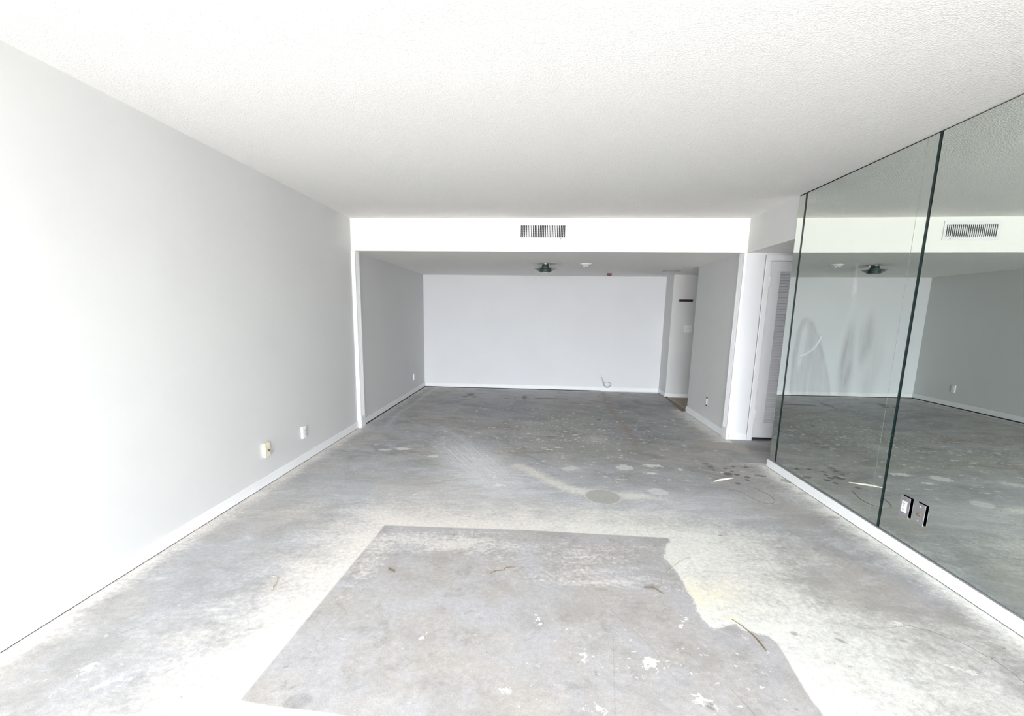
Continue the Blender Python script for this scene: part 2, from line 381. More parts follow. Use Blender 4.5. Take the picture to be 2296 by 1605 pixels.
def make_floor():
    step = 0.0105
    xs = np.arange(-0.02, 5.45, step); ys = np.arange(YF, YK + 0.02, step)
    nx, ny = len(xs), len(ys)
    X, Y = np.meshgrid(xs, ys)
    at = {}
    # grey rectangle near the window, torn along its right side
    right = [fl(*q) for q in ((1500, 1206), (1503, 1216), (1494, 1222), (1492, 1240), (1487, 1247), (1500, 1262), (1520, 1285), (1540, 1320), (1556, 1345), (1563, 1368), (1580, 1392),
                              (1601, 1412), (1612, 1408), (1648, 1398), (1665, 1412), (1720, 1424), (1742, 1440), (1765, 1475), (1790, 1520), (1820, 1568), (1850, 1606))]
    left = [fl(*q) for q in ((745, 1601), (620, 1586), (535, 1571), (860, 1178))]
    poly = [fl(862, 1177), fl(1180, 1188)] + right + [(3.05, 1.40), (2.2, 1.35), (1.75, 1.42)] + left[:-1]
    at['patch'] = poly_sdf(X, Y, poly)
    rag = np.clip((X - 2.2) / 0.6, 0.15, 1.0); rag[Y < 2.05] *= 0.15; at['rag'] = rag
    at['resid'] = np.clip(blob(X, Y, (1000, 1215), 0.55, 0.16, .9) + blob(X, Y, (1330, 1250), 0.30, 0.16, .55) + blob(X, Y, (1430, 1225), 0.25, 0.08, .4) + blob(X, Y, (820, 1270), 0.10, 0.35, .5)
                          + blob(X, Y, (1290, 1290), 0.5, 0.10, .35) + blob(X, Y, (1390, 1310), 0.40, 0.06, .45), 0, 1)
    out = -at['patch']                                    # distance outside the rectangle
    band = np.exp(-(np.clip(out - 0.02, 0, None) / 0.36) ** 1.5)
    side = np.exp(-(np.clip(out, 0, None) / 0.85) ** 2) * (X > 2.9) * np.clip((3.6 - Y) / 0.5, 0, 1)
    lefts = np.exp(-(np.clip(out, 0, None) / 0.30) ** 2) * (X < 1.3) * 0.85
    strip_l = 0.75 * np.exp(-(X / 0.13) ** 2); strip_r = 0.80 * np.exp(-((XR - X) / 0.20) ** 2) * (Y < YM + .1) * (X < XR + .1)
    strip_k = 0.6 * np.exp(-((YK - Y) / 0.12) ** 2); strip_ar = 0.8 * np.exp(-((np.minimum(XR - X, 0.9)) / 0.22) ** 2) * (Y >= YB - .15) * (X < XR) * (Y < Y1 + .2)
    streak = np.zeros_like(X)
    ln, _ = line_sdf(X, Y, [fl(*q) for q in ((1165, 1045), (1215, 1070), (1265, 1092), (1320, 1105), (1390, 1110), (1440, 1112))])
    streak = 0.9 * np.exp(-(np.abs(ln) / 0.085) ** 2)
    front = 0.6 * np.clip((1.60 - Y) / 0.2, 0, 1) * np.exp(-((X - 1.3) / 0.42) ** 4)
    cr = np.maximum.reduce([band * 0.92, side * 0.85, lefts * 0.85, strip_l, strip_r, strip_k, strip_ar, streak, front])
    cr = np.maximum(cr, blob(X, Y, (1800, 1500), 0.75, 0.55, .74)); cr = np.maximum(cr, blob(X, Y, (900, 1150), 0.7, 0.22, .5)); cr = np.maximum(cr, blob(X, Y, (1360, 1160), 0.8, 0.22, .66))
    cr = np.maximum(cr, blob(X, Y, (2150, 1560), 0.5, 0.3, .5))
    cr -= blob(X, Y, (1950, 1330), 0.34, 0.22, .45) + blob(X, Y, (1100, 1100), 0.5, 0.2, .3)
    at['cream'] = np.clip(cr, 0, 1)
    at['yellow'] = np.clip(blob(X, Y, (1590, 1330), 0.17, 0.14, .55) + blob(X, Y, (1637, 1388), 0.035, 0.02, .8) + blob(X, Y, (676, 1362), 0.03, 0.05, .4) + blob(X, Y, (614, 1312), 0.02, 0.04, .3), 0, 1)
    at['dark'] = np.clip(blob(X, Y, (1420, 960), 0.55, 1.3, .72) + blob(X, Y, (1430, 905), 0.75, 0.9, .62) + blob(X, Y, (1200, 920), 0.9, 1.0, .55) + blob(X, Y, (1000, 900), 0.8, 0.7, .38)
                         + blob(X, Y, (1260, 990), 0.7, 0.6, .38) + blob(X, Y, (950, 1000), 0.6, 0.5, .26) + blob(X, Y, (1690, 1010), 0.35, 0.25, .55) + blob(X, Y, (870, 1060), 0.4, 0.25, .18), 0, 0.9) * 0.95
    at['green'] = np.clip(blob(X, Y, (1290, 940), 0.6, 0.8, .7) + blob(X, Y, (1350, 1010), 0.6, 0.5, .5) + blob(X, Y, (1620, 990), 0.3, 0.5, .4) + blob(X, Y, (1000, 880), 1.0, 0.4, .35), 0, 1)
    seam, _ = line_sdf(X, Y, [fl(*q) for q in ((1352, 880), (1365, 910), (1395, 950), (1420, 985), (1432, 1010))])
    at['brown'] = np.clip(0.9 * np.exp(-(np.abs(seam) / 0.045) ** 2) + blob(X, Y, (1110, 955), 0.55, 0.16, .55) + blob(X, Y, (1290, 905), 0.35, 0.5, .4) + blob(X, Y, (1160, 1010), 0.12, 0.16, .6)
                          + blob(X, Y, (960, 1080), 0.35, 0.16, .4) + blob(X, Y, (1715, 1005), 0.2, 0.2, .6) + blob(X, Y, (1340, 903), 0.06, 0.06, .9), 0, 1)
    at['tan'] = np.clip(blob(X, Y, (1625, 1001), 0.26, 0.14, .8) + blob(X, Y, (1668, 1012), 0.07, 0.16, .7) + blob(X, Y, (1590, 995), 0.14, 0.10, .6), 0, 1)
    at['pale'] = np.clip(blob(X, Y, (1060, 1035), 0.28, 0.6, .85, 0.46) + blob(X, Y, (1100, 1120), 1.1, 0.45, .55) + blob(X, Y, (1560, 1120), 0.7, 0.3, .35) + blob(X, Y, (1110, 1070), 0.45, 0.35, .6) + blob(X, Y, (880, 860), 0.12, 0.1, .0) + blob(X, Y, (1560, 1150), 0.5, 0.3, .35) + 0
                         + blob(X, Y, (1340, 985), 0.12, 0.16, .6) + blob(X, Y, (1290, 1050), 0.15, 0.1, .4) + blob(X, Y, (900, 1050), 0.5, 0.2, .25), 0, 1)
    ls, _ = line_sdf(X, Y, [fl(*q) for q in ((865, 957), (895, 925), (925, 908), (960, 880), (980, 870))])
    at['pale'] = np.maximum(at['pale'], 0.5 * np.exp(-(np.abs(ls) / 0.035) ** 2))
    at['fan'] = np.clip(blob(X, Y, (1045, 1025), 0.20, 0.75, 1.0, 0.46, 1.5) + blob(X, Y, (1085, 1030), 0.2, 0.55, .6, 0.35) + blob(X, Y, (1010, 970), 0.05, 0.5, .6, 0.6), 0, 1)
    at['fleck'] = np.clip(blob(X, Y, (1300, 960), 1.5, 1.4, 1.0) + blob(X, Y, (1400, 890), 0.9, 1.0, .6) + blob(X, Y, (1000, 990), 0.9, 0.8, .7) + blob(X, Y, (1290, 1500), 0.45, 0.3, .5) + blob(X, Y, (1450, 1470), .3, .2, .35)
                          + blob(X, Y, (300, 1500), 0.6, 0.5, .55) + blob(X, Y, (1700, 1500), 0.3, 0.3, .6), 0, 1.1)
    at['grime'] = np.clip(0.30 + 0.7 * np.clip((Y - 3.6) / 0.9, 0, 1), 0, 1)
    at['disc'] = ell(X, Y, 2.713, 3.728, 0.133, 0.152)
    # single pale flecks that can be told apart
    W = np.full(X.shape, -1.0); WV = np.ones(X.shape)
    for uv, rx, ry, ro, v in (((948, 1425), .010, .022, 0, 1), ((1528, 1400), .012, .048, -.35, 1), ((199, 1497), .030, .036, .6, .8), ((253, 1527), .014, .075, -.9, .8), ((1208, 1387), .016, .04, .2, 1),
                              ((1458, 1487), .04, .038, .3, 1), ((1580, 1572), .03, .05, .2, 1), ((1340, 1590), .04, .022, -.4, 1), ((1135, 1547), .022, .02, 0, 1), ((1309, 1476), .02, .025, 0, .9),
                              ((1409, 1500), .012, .014, 0, 1), ((1590, 1373), .02, .01, 0, .9), ((903, 1006), .09, .06, 0, .75), ((862, 1008), .08, .05, .2, .6), ((971, 1023), .07, .045, 0, .7), ((1118, 1087), .06, .04, 0, .8),
                              ((1401, 1048), .09, .09, 0, .7), ((1462, 1044), .10, .05, 0, .85), ((1458, 1061), .07, .035, 0, .85), ((1475, 1102), .085, .085, 0, .55), ((1468, 1117), .09, .05, 0, .35), ((930, 1109), .03, .02, 0, .9),
                              ((1856, 1213), .016, .01, 0, .9), ((2170, 1505), .05, .02, -.5, .8), ((2012, 1398), .03, .025, -.5, .8), ((1932, 1304), .012, .014, 0, .9), ((1395, 1075), .05, .02, 0, .7), ((1280, 1050), .10, .06, .3, .5),
                              ((1378, 904), .02, .02, 0, 1), ((1402, 922), .02, .02, 0, 1), ((1250, 1003), .04, .03, 0, .9), ((1232, 1008), .05, .03, 0, .9), ((1258, 1016), .04, .02, 0, .9), ((1448, 1015), .03, .02, 0, .9),
                              ((1055, 991), .03, .02, 0, .8), ((1290, 975), .06, .03, .3, .6), ((1350, 965), .06, .03, .3, .5), ((1620, 1077), .0, .0, 0, 0)):
        if rx <= 0: continue
        e = ell(X, Y, *fl(*uv), rx, ry, ro); m = e > W; W = np.where(m, e, W); WV = np.where(m, v, WV)
    for k in range(900):                                   # small worn flecks scattered over the middle of the room
        x = RNG.normal(2.6, 1.0); y = RNG.normal(5.7, 1.2)
        if not (0.3 < x < 4.1 and 3.9 < y < 8.7): continue
        s = 0.006 + 0.020 * RNG.random() ** 2.6
        i0 = int((y - YF) / step); j0 = int((x + 0.02) / step); wd = 14
        sl = (slice(max(i0 - wd, 0), i0 + wd), slice(max(j0 - wd, 0), j0 + wd))
        e = ell(X[sl], Y[sl], x, y, s * (1 + RNG.random()), s, RNG.random() * 3)
        m = e > W[sl]; v = 0.35 + 0.5 * RNG.random()
        W[sl] = np.where(m, e, W[sl]); WV[sl] = np.where(m, v, WV[sl])
    at['white'] = W; at['whitev'] = WV
    # dark glue spots and marks
    Dk = np.full(X.shape, -1.0); DV = np.ones(X.shape)
    for u0, v0, rx, ry, ro, v in ((1582, 1039.5, .055, .045, -.5, .55), (1593, 1046.5, .05, .035, -.2, .75), (1601, 1053.5, .04, .03, 0, .75), (1626, 1050, .038, .034, -.3, .85), (1643.5, 1046, .037, .036, 0, .9), (1672.5, 1047.5, .036, .036, 0, .9),
                                  (1642, 1057, .036, .03, -.2, .8), (1632, 1062.5, .075, .065, -.75, .85), (1652, 1064, .046, .04, -.1, .9), (1676, 1070, .052, .04, -.1, .85), (1676, 1076, .042, .035, 0, .8), (1705, 1066.5, .095, .04, -.35, .65), (1654, 1083.5, .042, .04, -.1, .7),
                                  (1055, 884.5, .07, .05, 0, .8), (1042, 889, .05, .03, 0, .8), (1063, 889.5, .05, .025, .2, .8), (1176, 891, .045, .08, 0, .75), (1137, 892.5, .06, .02, 0, .6), (1155, 892, .02, .02, 0, .6), (1178, 897, .03, .02, 0, .6), (1237, 893.5, .30, .020, 0, .9),
                                  (1343, 941, .03, .04, 0, .75), (1235, 979, .06, .03, .5, .5), (1450, 982, .04, .025, 0, .7), (1463, 991, .03, .02, 0, .7), (1503, 996, .04, .02, 0, .6), (1390, 889, .03, .02, 0, .6), (1341, 888, .015, .02, 0, .7),
                                  (936, 930, .08, .012, 0, .5), (668, 1572, .052, .038, .3, .28), (1616, 1200, .018, .011, 0, .6), (1615, 1216, .010, .007, 0, .6), (1336, 1505, .006, .010, 0, .9), (1338, 1514, .006, .007, 0, .9), (1186, 1570, .008, .006, .6, .6),
                                  (1591, 1582, .03, .018, -.9, .5), (1780, 1420, .018, .018, 0, .45), (1885, 1436, .028, .014, -.8, .5), (1877, 1420, .02, .012, -.5, .35), (2026, 1437, .02, .01, -.3, .45), (1905, 1494, .022, .007, -.2, .5), (1786, 1590, .008, .008, 0, .8), (1770, 1572, .006, .005, 0, .8),
                                  (640, 1495, .008, .014, -.7, .45), (655, 1541, .008, .022, -.8, .4), (614, 1548, .006, .012, -.8, .4), (1765, 1078, .05, .06, .3, .5), (1870, 1160, .05, .03, .3, .35), (1935, 1210, .04, .025, .3, .3), (1960, 1196, .03, .02, .4, .3), (1800, 1106, .05, .03, .3, .3)):
        k1, k2 = (0.55, 0.80) if (1575 < u0 < 1712 and 1030 < v0 < 1090) else ((1.0, 2.6) if v0 < 900 else (1, 1))
        e = ell(X, Y, *fl(u0, v0), rx * k1, ry * k2, ro); m = e > Dk; Dk = np.where(m, e, Dk); DV = np.where(m, v, DV)
    at['spot'] = Dk; at['spotv'] = DV
    # cracks
    bd = np.full(X.shape, 1e9); cd_ = np.full(X.shape, 1.0); cm = np.zeros(X.shape)
    for pts, v in ((((2030, 1400), (2055, 1407), (2090, 1416), (2130, 1431), (2170, 1447), (2210, 1470), (2245, 1490), (2270, 1508), (2296, 1530), (2330, 1556)), .75),
                   (((1930, 1409), (1985, 1407), (2030, 1404)), .25), (((2215, 1472), (2260, 1480), (2296, 1485)), .4),
                   (((800, 1034), (830, 1030), (862, 1024), (880, 1016)), .6), (((856, 959), (900, 956), (930, 954)), .5),
                   (((1100, 1140), (1110, 1150), (1112, 1155)), .3), (((1335, 1325), (1350, 1350), (1400, 1395), (1460, 1450), (1520, 1530)), .22), (((1640, 1545), (1690, 1600), (1720, 1640)), .4),
                   (((1374, 1420), (1376, 1480), (1378, 1560), (1380, 1610)), .22), (((255, 1426), (300, 1408)), .55), (((330, 1398), (455, 1345)), .35)):
        sg, dd = line_sdf(X, Y, [fl(*q) for q in pts]); m = dd < bd
        bd = np.where(m, dd, bd); cd_ = np.where(m, sg, cd_); cm = np.where(m, v, cm)
    at['crackd'] = cd_; at['crackm'] = np.where(bd < 0.03, cm, 0)
    me = bpy.data.meshes.new('floor')
    nv = nx * ny
    co = np.zeros((nv, 3), np.float32); co[:, 0] = X.ravel(); co[:, 1] = Y.ravel()
    idx = np.arange(nv).reshape(ny, nx)
    quads = np.stack([idx[:-1, :-1], idx[:-1, 1:], idx[1:, 1:], idx[1:, :-1]], -1).reshape(-1, 4)
    qx, qy = X.ravel()[quads[:, 2]], Y.ravel()[quads[:, 0]]
    quads = quads[(qx < 4.44) | ((qy > YM - 0.05) & (qy < YB + 0.75))]
    nf = len(quads)
    me.vertices.add(nv); me.vertices.foreach_set('co', co.ravel())
    me.loops.add(nf * 4); me.loops.foreach_set('vertex_index', quads.ravel().astype(np.int32))
    me.polygons.add(nf); me.polygons.foreach_set('loop_start', (np.arange(nf) * 4).astype(np.int32)); me.polygons.foreach_set('loop_total', np.full(nf, 4, np.int32))
    me.update(calc_edges=True)
    for k, v in at.items():
        a = me.attributes.new(k, 'FLOAT', 'POINT'); a.data.foreach_set('value', np.ascontiguousarray(v, np.float32).ravel())
    return link('floor', me, floor_mat())

fo = make_floor()
tag(fo, 'bare worn grey concrete floor with cream residue and a grey rectangle', 'floor', kind='structure')

# ------------------------------------------------------------------ shell
def struct(name, lst, mat, label, cat, bev=0.0):
    return tag(boxes(name, lst, mat, bev=bev), label, cat, kind='structure')

T = 0.14
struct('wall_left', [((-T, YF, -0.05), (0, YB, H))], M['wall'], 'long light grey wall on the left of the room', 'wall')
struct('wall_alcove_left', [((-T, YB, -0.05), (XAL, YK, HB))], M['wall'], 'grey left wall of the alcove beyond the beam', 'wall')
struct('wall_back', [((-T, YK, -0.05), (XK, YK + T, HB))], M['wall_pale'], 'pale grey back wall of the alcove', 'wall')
struct('wall_jog', [((XK, Y2, -0.05), (XE, YK + T, HB))], M['wall'], 'short grey wall return carrying the dark chime and switch', 'wall')
jg = bpy.data.objects['wall_jog'].data; jg.materials.append(M['wall'])
for p_ in jg.polygons:
    if p_.normal.x < -0.5: p_.material_index = 1
struct('wall_alcove_right', [((XAR, YB + 0.10, -0.05), (XAR + 0.11, Y1, HB))], M['wall'], 'grey right wall of the alcove before the hall opening', 'wall')
struct('wall_right', [((XR, YF, -0.05), (XR + 0.12, YM, H)), ((XR, YM, HB), (XR + 0.12, YB, H))], M['wall'], 'grey right wall behind the mirrors with a header over the hall', 'wall')
struct('wall_beam', [((-T, YB, HB + 0.004), (XR + 0.12, YK + T, H))], M['beam'], 'off-white dropped beam face across the room with the air grille', 'wall')
struct('ceiling', [((-T, YF, H), (XR + 0.12, YB + 0.05, H + 0.08))], M['ceil'], 'white popcorn ceiling of the main room', 'ceiling')
struct('ceiling_alcove', [((XAL, YB + 0.002, HB), (XE, YK, HB + 0.004))], M['ceil'], 'lower popcorn ceiling of the alcove beyond the beam', 'ceiling')
struct('ceiling_hall', [((XR + 0.12, YM - 0.1, HB), (XE, YB + 0.002, HB + 0.05)), ((XR, YM, HB - 0.001), (XR + 0.12, YB, HB))], M['ceil'], 'low ceiling of the side hall by the louvred door', 'ceiling')
# side hall with the louvred door
DX0, DX1, DZ = 4.661, 5.335, 2.001
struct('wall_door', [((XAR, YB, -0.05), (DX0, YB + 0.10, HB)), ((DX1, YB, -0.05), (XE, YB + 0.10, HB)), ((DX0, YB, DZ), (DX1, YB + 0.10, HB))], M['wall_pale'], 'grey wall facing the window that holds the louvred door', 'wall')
struct('wall_hall_side', [((XE, YM - 0.1, -0.05), (XE + 0.1, YB + 0.8, HB))], M['wall'], 'end wall of the side hall', 'wall')
struct('wall_hall_near', [((XR + 0.12, YM - 0.1, -0.05), (XE, YM, HB))], M['wall'], 'near wall of the side hall behind the mirrors', 'wall')
struct('wall_closet', [((DX0 - 0.1, YB + 0.72, -0.05), (DX1 + 0.1, YB + 0.78, HB)), ((DX0 - 0.12, YB + 0.1, -0.05), (DX0 - 0.06, YB + 0.78, HB)), ((DX1 + 0.06, YB + 0.1, -0.05), (DX1 + 0.12, YB + 0.78, HB))], M['black'], 'closet walls behind the louvred door with their shade painted black', 'wall')  # closet darkness is put into the wall colour
# hall opening off the alcove
struct('wall_passage_end', [((XE, Y1 - 0.2, -0.05), (XE + 0.1, Y2, HB))], M['wall'], 'far end wall of the passage off the alcove', 'wall')
struct('wall_passage_near', [((XAR + 0.11, Y1 - 0.1, -0.05), (XE, Y1, HB))], M['wall'], 'near wall of the passage off the alcove', 'wall')
tag(boxes('floor_passage', [((XK + 0.012, Y1, -0.03), (XE, Y2, -0.004))], M['hall']), 'tan floor of the passage off the alcove', 'floor', kind='structure')
tag(boxes('floor_hall', [((5.44, YM, -0.03), (XE, YB + 0.72, -0.002))], M['hall']), 'brown floor of the side hall by the louvred door', 'floor', kind='structure')
# window wall behind the photographer
WX0, WX1, WZ = 0.12, 4.28, 2.22
struct('wall_front', [((-T, YF - 0.12, -0.05), (WX0, YF, H)), ((WX1, YF - 0.12, -0.05), (XR + 0.12, YF, H)), ((WX0, YF - 0.12, WZ), (WX1, YF, H)), ((WX0, YF - 0.12, -0.05), (WX1, YF, 0.0))], M['wall'], 'window wall behind the viewpoint', 'wall')
tag(boxes('sky_block_slab', [((-2.0, YF - 2.0, 2.5), (6.5, YF - 0.12, 2.62))], M['balcony']), 'unseen slab added over the window to block high sky light', 'ceiling', kind='structure')  # added overhang, out of view, cuts high sky light on the near floor
wf = empty('window_1', ((WX0 + WX1) / 2, YF - 0.06, 0)); tag(wf, 'wide sliding glass door opening behind the viewpoint', 'window', kind='structure')
def rel(o, pts): return [tuple(tuple(p[i] - o.location[i] for i in range(3)) for p in ab) for ab in pts]
boxes('window_frame', rel(wf, [((WX0, YF - 0.09, 0.0), (WX0 + 0.05, YF - 0.03, WZ)), ((WX1 - 0.05, YF - 0.09, 0.0), (WX1, YF - 0.03, WZ)), ((WX0 + 0.05, YF - 0.09, WZ - 0.05), (WX1 - 0.05, YF - 0.03, WZ)), ((WX0 + 0.05, YF - 0.09, 0.0), (WX1 - 0.05, YF - 0.03, 0.03))]), M['alu'], wf)
tag(boxes('floor_balcony', [((-2.0, YF - 2.6, -0.12), (6.5, YF - 0.12, -0.02))], M['balcony']), 'concrete balcony outside the window', 'floor', kind='structure')

# ------------------------------------------------------------------ baseboards (raised a little over the uneven floor)
def base(name, a, b, label, z0=0.008, z1=0.080, mat='white'):
    return struct(name, [((a[0], a[1], z0), (b[0], b[1], z1))], M[mat], label, 'baseboard', bev=0.003)
base('baseboard_left', (0, YF, 0), (0.013, YB, 0), 'white baseboard along the long left wall', 0.004)
base('baseboard_alcove_left', (XAL, YB + 0.14, 0), (XAL + 0.013, YK, 0), 'white baseboard along the left wall of the alcove', 0.016, 0.088)
base('baseboard_back', (XAL + 0.013, YK - 0.013, 0), (XK, YK, 0), 'white baseboard along the back wall of the alcove', 0.013, 0.082)
base('baseboard_jog', (XK - 0.013, Y2 - 0.013, 0), (XK, YK - 0.013, 0), 'short white baseboard on the corner return at the back right', 0.006, 0.078)
base('baseboard_passage', (XK, Y2 - 0.013, 0), (XE, Y2, 0), 'white baseboard below the light switch in the passage', 0.004, 0.068)
base('baseboard_alcove_right', (XAR - 0.014, YB + 0.17, 0), (XAR, Y1 + 0.02, 0), 'white baseboard on the right wall of the alcove', 0.004, 0.092)
base('baseboard_right', (4.381, YF, 0), (XR, YM, 0), 'white baseboard under the wall mirrors', 0.004, 0.076)
base('baseboard_door', (XR, YB - 0.013, 0), (4.601, YB, 0), 'short white baseboard between the fluted trim and louvred door', 0.003, 0.082)

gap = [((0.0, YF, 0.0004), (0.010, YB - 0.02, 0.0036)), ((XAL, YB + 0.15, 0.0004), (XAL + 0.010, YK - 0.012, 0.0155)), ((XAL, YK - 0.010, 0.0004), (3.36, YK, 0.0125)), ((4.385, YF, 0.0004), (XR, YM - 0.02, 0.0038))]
struct('trim_8', gap, M['slot'], 'dark strips painted as shade between the baseboards and the floor', 'trim')  # dark boxes fill the gap in place of its shade

# ------------------------------------------------------------------ fluted trim at both sides of the alcove mouth
def casing(name, label, x0, x1, y0, y1, side):
    """side = +1: fluted face looks to +X (left jamb); -1: to -X"""
    e = empty(name, ((x0 + x1) / 2, (y0 + y1) / 2, 0)); tag(e, label, 'trim', kind='structure')
    oy = e.location.y; ox = e.location.x
    bm = bmesh.new()
    w = y1 - y0; n = 5; face = x1 if side > 0 else x0; back = x0 if side > 0 else x1
    prof = [(back, y0), (face, y0)]
    m = 0.016; g = (w - 2 * m) / n
    for k in range(n):
        a = y0 + m + k * g
        for tt in range(7):
            th = math.pi * tt / 6
            prof.append((face - side * 0.013 * math.sin(th), a + g * 0.25 + g * 0.5 * tt / 6))
    prof += [(face, y1), (back, y1)]
    lo = [bm.verts.new((x - ox, y - oy, 0.14)) for x, y in prof]; hi = [bm.verts.new((x - ox, y - oy, HB)) for x, y in prof]
    for k in range(len(prof)):
        j = (k + 1) % len(prof); bm.faces.new((lo[k], lo[j], hi[j], hi[k]))
    bm.faces.new(lo); bm.faces.new(hi)
    build('fluted_board', bm, M['white'], e)
    bm = bmesh.new(); xo = face + side * 0.003
    box(bm, (back - ox, y0 - 0.0 - oy, 0.002), (xo - ox, y1 + 0.004 - oy, 0.14), 0.002)
    build('plinth_block', bm, M['white'], e)
    return e
casing('trim_1', 'white fluted trim at the left edge of the alcove mouth', XAL, 0.046, YB - 0.012, YB + 0.135, 1)
casing('trim_2', 'white fluted trim at the right edge of the alcove mouth', 4.372, XAR, YB - 0.012, YB + 0.135, -1)
struct('trim_4', [((0.0, YB - 0.010, 0.004), (XAL, YB, HB))], M['white'], 'narrow white corner strip beside the left fluted trim', 'trim')

# ------------------------------------------------------------------ louvred door
dr = empty('door_1', ((DX0 + DX1) / 2, YB, 0)); tag(dr, 'white louvred closet door beside the mirrors', 'door', kind='structure')
ox, oy = dr.location.x, dr.location.y
bm = bmesh.new()
CW = 0.060
def prism_y(bm, prof, path):
    """sweep a profile given as (offset outward, depth) round the three sides of a door opening"""
    pass
for a, b in (((4.601, YB - 0.016, 0.0), (DX0, YB, DZ)), ((DX1, YB - 0.016, 0.0), (DX1 + CW, YB, DZ)), ((4.601, YB - 0.016, DZ), (DX1 + CW, YB, DZ + CW))):
    box(bm, (a[0] - ox, a[1] - oy, a[2]), (b[0] - ox, b[1] - oy, b[2]), 0.003)
for a, b in (((4.601, YB - 0.022, 0.0), (4.613, YB, DZ + CW + .002)), ((4.601, YB - 0.022, DZ + CW - 0.010), (DX1 + CW, YB, DZ + CW + .002))):
    box(bm, (a[0] - ox, a[1] - oy, a[2]), (b[0] - ox, b[1] - oy, b[2]), 0.003)
build('casing', bm, M['white'], dr)
for k in range(2):
    x0 = DX0 + 0.003 + k * 0.335; x1 = x0 + 0.331; z0, z1 = 0.036, 1.997
    lx0, lx1 = x0 + 0.113, x0 + 0.223; lz0, lz1 = 0.212, 1.889
    yf, yb = YB + 0.002, YB + 0.034
    bm = bmesh.new()
    for a, b in (((x0, yf, z0), (lx0, yb, z1)), ((lx1, yf, z0), (x1, yb, z1)), ((lx0, yf, z0), (lx1, yb, lz0)), ((lx0, yf, lz1), (lx1, yb, z1))):
        box(bm, (a[0] - ox, a[1] - oy, a[2]), (b[0] - ox, b[1] - oy, b[2]))
    leaf = build('door_leaf', bm, M['door'], dr)
    bm = bmesh.new(); n = 55; p = (lz1 - lz0) / n
    for i in range(n):
        zc = lz0 + (i + 0.5) * p
        vs = box(bm, (lx0 + 0.001 - ox, -0.0165, -0.0032), (lx1 - 0.001 - ox, 0.0165, 0.0032))
        R = Matrix.Rotation(math.radians(50), 3, 'X')
        for v in vs:
            q = R @ Vector((0, v.co.y, v.co.z)); v.co.y = q.y + 0.020; v.co.z = q.z + zc
    build('louvre_slats', bm, M['door'], leaf)
for z in (1.783, 0.308):
    bm = bmesh.new()
    box(bm, (DX0 - 0.004 - ox, -0.020, z - 0.045), (DX0 + 0.010 - ox, 0.002, z + 0.045), 0.002)
    for s in (-1, 1): lathe(bm, [(0.004, z + s * 0.045), (0.0055, z + s * 0.049), (0.003, z + s * 0.053)], 12, 'Z', (DX0 - ox + 0.002, -0.016, 0))
    build('hinge', bm, M['white'], dr)

# ------------------------------------------------------------------ wooden threshold at the passage
th = empty('trim_5', (4.40, 8.1, 0)); tag(th, 'worn reddish wooden threshold at the passage opening', 'trim', kind='structure')
bm = bmesh.new()
v = [(4.335, 7.385), (4.425, 8.80), (4.437, 8.743), (4.455, 7.385)]
lo = [bm.verts.new((x - 4.40, y - 8.1, 0.0005)) for x, y in v]; hi = [bm.verts.new((x - 4.40, y - 8.1, 0.012)) for x, y in v]
for k in range(4): bm.faces.new((lo[k], lo[(k + 1) % 4], hi[(k + 1) % 4], hi[k]))
bm.faces.new(lo); bm.faces.new(hi); build('wood_strip', bm, M['wood'], th)
bm = bmesh.new(); box(bm, (4.428 - 4.40, 7.385 - 8.1, 0.012), (4.452 - 4.40, 8.742 - 8.1, 0.019), 0.002); build('edge_strip', bm, M['straw'], th)

